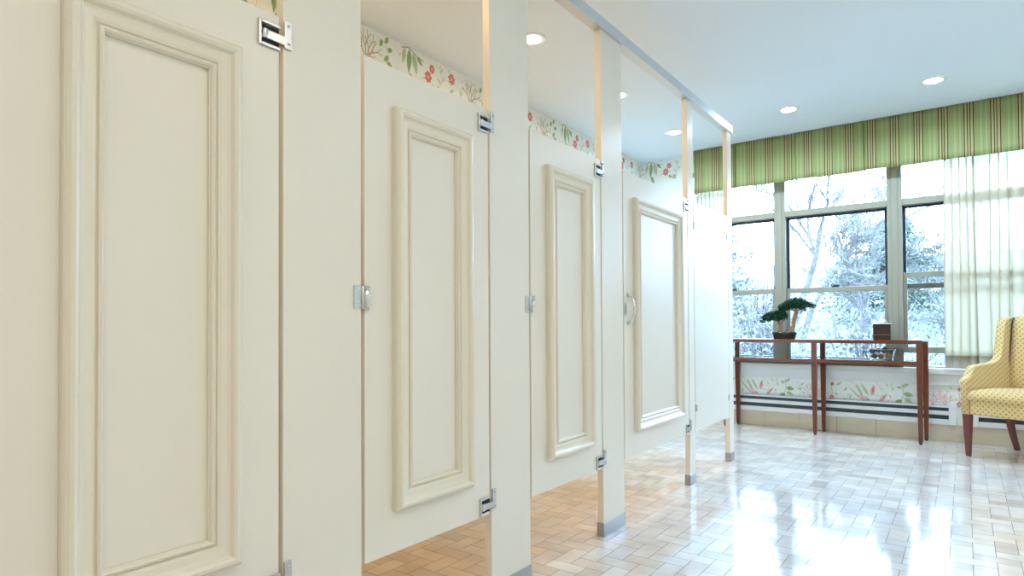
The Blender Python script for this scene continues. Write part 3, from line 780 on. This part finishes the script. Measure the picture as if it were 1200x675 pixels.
# ------------------------------------------------------------------ wing chair
def chair():
    FL = Vector((-.035, 5.425)); ly = Vector((.537, .843)).normalized(); ang = math.atan2(-ly.x, ly.y)
    e = empty('wing_chair', (FL.x, FL.y, 0), ang)
    U = M['upholstery']; W_ = .64
    # frame rail + seat
    def rounded(k, x0, x1, y0, y1, z0, z1, r, mat):
        k.box(x0, x1, y0, y1, z0, z1, mat)
    k = MB(); k.box(.052, W_-.052, .012, .50, .300, .425, U); k.build('seat_rail', e, bevel=.012, seg=3)
    k = MB(); rings = []
    n = 10
    xs = [.052+(W_-.104)*i/n for i in range(n+1)]
    prof = [(.006, .400), (-.004, .412), (-.006, .43), (.004, .452), (.03, .466), (.12, .474), (.25, .474), (.42, .466), (.475, .462), (.475, .402)]
    for x in xs:
        t = (x-.052)/(W_-.104); cr = 1-abs(2*t-1)**4
        rings.append([(x, y_, z_+(.012*cr if z_ > .44 else 0)) for y_, z_ in prof])
    k.loft(rings, U); k.build('seat_cushion', e)
    # side panels: arm sweeping up into a wing
    side = [(0, .300), (0, .50), (-.006, .525), (0, .545), (.016, .556), (.036, .562), (.054, .577), (.07, .602), (.088, .628), (.115, .640), (.17, .645), (.24, .650), (.31, .656), (.355, .668), (.388, .69), (.410, .73), (.428, .79), (.446, .86), (.462, .92), (.482, .965), (.515, .985), (.55, .99), (.59, .985), (.605, .97), (.59, .80), (.565, .60), (.54, .45), (.52, .300)]
    for sgn, xo in ((1, 0), (-1, W_)):
        k = MB(); rings = []
        def off(y_, z_):       # outward flare of the arm top and the wing
            return -.018*max(0, min(1, (z_-.45)/.2)) - .012*max(0, min(1, (z_-.7)/.3))
        inner = [(xo+sgn*(.056+off(a, b)), a, b) for a, b in side]
        outer = [(xo+sgn*(.0+off(a, b)), a, b) for a, b in side]
        cy_, cz_ = .30, .55
        def shrink(ring, dx, q):
            return [(x_+dx, y_+(cy_-y_)*q*.5 if abs(y_-cy_) > .1 else y_, z_-q*.12 if z_ > .52 else z_) for x_, y_, z_ in ring]
        rs = [shrink(outer, sgn*.0, .06), shrink(outer, sgn*.006, .02), shrink(outer, sgn*.016, 0), shrink(inner, -sgn*.014, 0), shrink(inner, -sgn*.004, .02), shrink(inner, 0, .06)]
        if sgn < 0: rs = [list(reversed(r)) for r in rs]
        k.loft(rs, U); k.build('arm', e)
    # back rest
    k = MB(); rings = []
    n = 12
    for i in range(n+1):
        t = i/n; x = .036+(W_-.072)*t; arch = .03*math.sin(math.pi*t)
        pr = [(.455, .40), (.468, .55), (.498, .75), (.522, .90), (.533, .955), (.553, .985), (.585, .995), (.60, .985), (.61, .95), (.595, .80), (.57, .60), (.53, .32), (.48, .32)]
        rings.append([(x, y_-.012*math.sin(math.pi*t)*(1 if y_ < .54 else 0), z_+arch*max(0, (z_-.7)/.3)) for y_, z_ in pr])
    k.loft(rings, U); k.build('backrest', e)
    for x in (.041, W_-.041):
        k = MB(); k.tube([(x, .455, .47), (x, .462, .55), (x, .491, .75), (x, .514, .90), (x, .525, .955), (x, .546, .985)], .0035, M['piping'], 6); k.build('piping', e)
    # legs
    def leg(pts, r, nm='leg'):
        k = MB(); k.loft([[(x_+a*q, y_+b*q, z_) for a, b in ((-1, -1), (1, -1), (1, 1), (-1, 1))] for (x_, y_, z_), q in zip(pts, r)], M['leg_wood'], smooth=False)
        k.build('leg', e, bevel=.003)
    for x in (.030, W_-.030): leg([(x, .032, 0), (x, .032, .02), (x, .030, .18), (x, .030, .302)], [.012, .014, .020, .024])
    for x in (.035, W_-.035): leg([(x, .565, 0), (x, .560, .02), (x, .525, .10), (x, .495, .19), (x, .475, .302)], [.014, .015, .017, .019, .022])
    tag(e, 'yellow diamond patterned wing chair with dark red wooden legs in front of the window', 'chair')
chair()

# ------------------------------------------------------------------ ceiling lights
STALL = (1.0, .57, .21); HALL = (1.0, .87, .67); WIN = (.56, .77, 1.0)
def downlight(x, y, power, color, label):
    e = empty('ceiling_light', (x, y, C))
    k = MB(); k.lathe([(.052, -.002), (.056, -.006), (.078, -.007), (.082, -.003), (.082, 0)], M['white_metal'], n=36)
    k.build('trim_ring', e)
    k = MB(); k.lathe([(.001, -.0075), (.03, -.0075), (.05, -.0068), (.052, -.004)], M['lens'], n=32); k.build('lamp_lens', e)
    ld = bpy.data.lights.new('lamp_bulb', 'AREA'); ld.shape = 'DISK'; ld.size = .10; ld.energy = power; ld.color = color; ld.spread = R(165)
    lo = bpy.data.objects.new('lamp_bulb', ld); col.objects.link(lo); lo.parent = e; lo.location = (0, 0, -.012)
    tag(e, label, 'ceiling light', 'round recessed ceiling lights')
P_ST, P_HALL, P_WIN = 4.3, 3.0, 9.5
for y, lab in ((.72, 'round recessed light over the nearest stall, outside the view'), (1.86, 'round recessed light over the second stall'), (2.99, 'round recessed ceiling light above the third stall door'),
               (4.11, 'small round ceiling light seen over the door with the pull handle'), (5.21, 'round ceiling light past the last stall, beside the floral wall')):
    downlight(-2.05, y, P_ST if y < 4.5 else P_WIN, STALL if y < 4.5 else WIN, lab)
downlight(-1.107, 5.21, P_WIN, WIN, 'round ceiling light left of the other one in front of the valance')
downlight(-.156, 5.21, P_WIN, WIN, 'round ceiling light farther right of the two in front of the valance')
downlight(.80, 5.21, P_WIN, WIN, 'round ceiling light near the right wall by the windows, outside the view')
for x, y, lab in ((.1, -.9, 'behind the camera on the left'), (1.3, -.9, 'behind the camera on the right'), (.1, .55, 'above the camera'), (1.3, .55, 'right of the camera'), (.9, 2.0, 'over the open floor right of the camera'), (1.5, 3.5, 'over the open floor by the right wall')):
    downlight(x, y, P_HALL if y < 3 else P_WIN*.7, HALL if y < 3 else WIN, 'round recessed ceiling light '+lab)

# ------------------------------------------------------------------ outside
def ground():
    v = []; f = []; nx, ny = 40, 34
    for j in range(ny):
        y = 6.4+(j/(ny-1))**1.6*48
        for i in range(nx):
            x = -36+i*(72/(nx-1))
            rise = max(0, y-11)
            z = -.55 + rise*.15 + (.25*noise.noise(Vector((x*.25, y*.25, 0))) if y > 8 else 0)
            v.append((x, y, z))
    for j in range(ny-1):
        for i in range(nx-1): f.append((j*nx+i, j*nx+i+1, (j+1)*nx+i+1, (j+1)*nx+i))
    me = bpy.data.meshes.new('ground'); me.from_pydata(v, [], f); me.materials.append(M['out_ground'])
    for p_ in me.polygons: p_.use_smooth = True
    o = bpy.data.objects.new('ground', me); col.objects.link(o); struct(o)
ground()
def gz(x, y): return -.55+max(0, y-11)*.15+(.25*noise.noise(Vector((x*.25, y*.25, 0))) if y > 8 else 0)

def bare_tree(x, y, h, seed, label, name='bare_tree', lean=0, twig=True):
    rr = random.Random(seed); z = gz(x, y)-.15
    e = empty(name, (x, y, z)); tr = MB(); br = MB()
    def grow(p, d, l, r, depth, mb):
        pts = [p]; rad = [r]; n = 4; dd = d.copy()
        for i in range(n):
            dd = (dd+Vector((rr.gauss(0, .14), rr.gauss(0, .14), rr.gauss(.04, .08)))).normalized()
            pts.append(pts[-1]+dd*l/n); rad.append(r*(1-.45*(i+1)/n))
        mb.tube(pts, rad, M['out_bark'], 6 if depth > 2 else 4 if depth > 0 else 3, caps=False)
        if depth <= 1:
            for _ in range(9 if depth == 0 else 6):
                q = pts[rr.randint(1, n)]; u = (dd+Vector((rr.gauss(0, .8), rr.gauss(0, .8), rr.gauss(.15, .5)))).normalized()
                s_ = u.orthogonal().normalized()*rr.uniform(.004, .009); l2 = rr.uniform(.15, .42)
                br.poly([q-s_, q+s_, q+u*l2+s_*.4, q+u*l2-s_*.4], M['out_bark'])
                u2 = (u+Vector((rr.gauss(0, .5), rr.gauss(0, .5), rr.gauss(0, .5)))).normalized(); q2 = q+u*l2*.5
                br.poly([q2-s_*.7, q2+s_*.7, q2+u2*l2*.6], M['out_leaf'])
        if depth == 0: return
        for _ in range(rr.choice((3, 4, 4)) if depth > 1 else 4):
            k = rr.randint(1, n); q = pts[k]
            nd = (dd+Vector((rr.gauss(0, .75), rr.gauss(0, .75), rr.gauss(.12, .4)))).normalized()
            grow(q, nd, l*rr.uniform(.5, .75), rad[k]*.62, depth-1, br)
    grow(Vector((0, 0, 0)), Vector((lean, 0, 1)).normalized(), h*.5, h*.018, 4, tr)
    tr.build('trunk', e); br.build('branches', e)
    tag(e, label, 'tree')
def evergreen(x, y, h, w_, seed, label):
    rr = random.Random(seed); z = gz(x, y)-.15
    e = empty('evergreen_tree', (x, y, z)); k = MB(); k.tube([(0, 0, 0), (0.1, 0, h*.5), (0, 0, h*.95)], [h*.02, h*.013, .01], M['out_bark'], 7); k.build('trunk', e)
    k = MB()
    for i in range(46):
        t = i/45; zc = h*(.12+.86*t); rr_ = w_*(1-t)**.7+.15
        for j in range(7):
            a = rr.uniform(0, 6.28); ln = rr_*rr.uniform(.6, 1)
            d = Vector((math.cos(a), math.sin(a), -.12+rr.uniform(-.1, .15)))
            for q in range(11):
                c = Vector((0, 0, zc))+d*ln*(q+1)/11
                for _ in range(3):
                    u = Vector((rr.gauss(0, 1), rr.gauss(0, 1), rr.gauss(0, .6))).normalized(); s_ = u.orthogonal().normalized()*rr.uniform(.02, .05)
                    l = rr.uniform(.10, .24); k.poly([c-s_, c+s_, c+u*l], M['out_needle'])
    k.build('foliage', e); tag(e, label, 'tree')
def shrub(x, y, h, w_, seed, label, mat='out_leaf'):
    rr = random.Random(seed); z = gz(x, y)-.1
    e = empty('shrub', (x, y, z)); k = MB()
    for i in range(26):
        a = rr.uniform(0, 6.28); d = Vector((math.cos(a)*rr.uniform(.1, 1)*w_, math.sin(a)*rr.uniform(.1, 1)*w_*.7, h*rr.uniform(.7, 1.05)))
        mid = d*.5+Vector((rr.gauss(0, .1), rr.gauss(0, .1), h*.12))
        k.tube([(0, 0, 0), mid, d], [.03, .018, .006], M['out_bark'], 4, caps=False)
        for _ in range(5):
            t = rr.uniform(.3, 1); p_ = mid*t+d*(t*.2); q = p_+Vector((rr.gauss(0, .3), rr.gauss(0, .3), rr.gauss(.25, .3)))
            k.tube([p_, q], [.012, .004], M['out_bark'], 3, caps=False)
    k.build('branches', e)
    k = MB()
    for i in range(900):
        a = rr.uniform(0, 6.28); q = rr.uniform(.2, 1)**.6; c = Vector((math.cos(a)*q*w_, math.sin(a)*q*w_*.7, h*rr.uniform(.15, 1.0)*(1.05-.35*q)))
        u = Vector((rr.gauss(0, 1), rr.gauss(0, 1), rr.gauss(0, 1))).normalized(); s_ = u.orthogonal().normalized()*rr.uniform(.015, .04); l = rr.uniform(.05, .12)
        k.poly([c-s_, c+u*l*.5-s_*.2, c+u*l, c+s_], M[mat])
    k.build('foliage', e); tag(e, label, 'shrub')
bare_tree(-6.0, 17, 6.0, 1, 'tallest bare tree in the left window bay')
bare_tree(-4.1, 19, 6.6, 2, 'bare pale tree at the left side of the middle window')
bare_tree(-3.3, 16.5, 5.2, 3, 'bare branching tree just left of the centre of the middle window', lean=.12)
bare_tree(-2.4, 21, 6.2, 4, 'bare tree behind the evergreens in the middle window')
bare_tree(-1.6, 14.5, 3.6, 5, 'low spreading bare tree behind the tissue box', lean=.3)
bare_tree(-4.8, 14.5, 3.6, 9, 'low bare tree behind the bonsai', lean=-.2)
bare_tree(-.4, 20, 4.0, 6, 'bare tree at the left edge of the right window')
bare_tree(.9, 17, 3.6, 10, 'bare tree seen dimly through the sheer curtain')
bare_tree(-8.5, 21, 7.0, 12, 'bare tree at the far left beyond the left window')
evergreen(-1.75, 22, 3.3, 2.4, 21, 'broad pale evergreen at the right side of the middle window')
evergreen(-6.9, 20, 6.0, 1.7, 22, 'evergreen at the far left edge of the left window')
for i, (x, y, h, w_, lab) in enumerate(((-5.4, 12.5, 1.7, 1.3, 'low shrub in the lower part of the left window'), (-3.2, 12.5, 1.9, 1.05, 'tangled shrub in the lower left of the middle window'), (-1.35, 11.9, 1.9, .8, 'tangled shrub behind the tissue box on the console table'),
                                        (.05, 14.6, 1.8, 1.1, 'shrub in the lower part of the right window'), (-3.9, 15, 2.2, 1.4, 'shrub up the bank beyond the bonsai'), (-.15, 9.3, 1.05, .7, 'small shrub right outside the gap of the raised sash'), (1.7, 11.9, 1.6, .8, 'shrub beyond the sheer curtain'))):
    shrub(x, y, h, w_, 40+i, lab, 'out_needle' if i in (5,) else 'out_leaf')

# ------------------------------------------------------------------ sky and camera
wd = bpy.data.worlds.new('sky'); scene.world = wd; wd.use_nodes = True
nt = wd.node_tree; bg = nt.nodes['Background']
tc = nt.nodes.new('ShaderNodeTexCoord'); sp = nt.nodes.new('ShaderNodeSeparateXYZ'); cr = nt.nodes.new('ShaderNodeValToRGB')
nt.links.new(tc.outputs['Generated'], sp.inputs[0]); nt.links.new(sp.outputs[2], cr.inputs[0]); nt.links.new(cr.outputs[0], bg.inputs[0])
cr.color_ramp.elements[0].position = 0; cr.color_ramp.elements[0].color = (.48, .70, 1.0, 1)
cr.color_ramp.elements[1].position = .7; cr.color_ramp.elements[1].color = (.40, .66, 1.0, 1)
bg.inputs[1].default_value = 15

cd = bpy.data.cameras.new('camera'); cam = bpy.data.objects.new('camera', cd); col.objects.link(cam)
cd.sensor_width = 36; cd.sensor_fit = 'HORIZONTAL'; cd.lens = 717.2/1200*36
cd.shift_y = 32.33/1200; cd.clip_start = .02; cd.clip_end = 300
mt = Matrix.Rotation(R(36.508), 4, 'Z') @ Matrix.Rotation(R(90+.898), 4, 'X') @ Matrix.Rotation(R(-.315), 4, 'Z')
cam.matrix_world = Matrix.Translation((0, 0, EYE)) @ mt
scene.camera = cam

vs = scene.view_settings
vs.view_transform = 'Standard'; vs.look = 'None'; vs.exposure = 0.88; vs.gamma = 1; vs.use_curve_mapping = False
scene.cycles.use_denoising = True
scene.cycles.max_bounces = 10; scene.cycles.diffuse_bounces = 6; scene.cycles.glossy_bounces = 5; scene.cycles.transparent_max_bounces = 16
scene.cycles.caustics_reflective = False; scene.cycles.caustics_refractive = False
scene.cycles.sample_clamp_indirect = 6
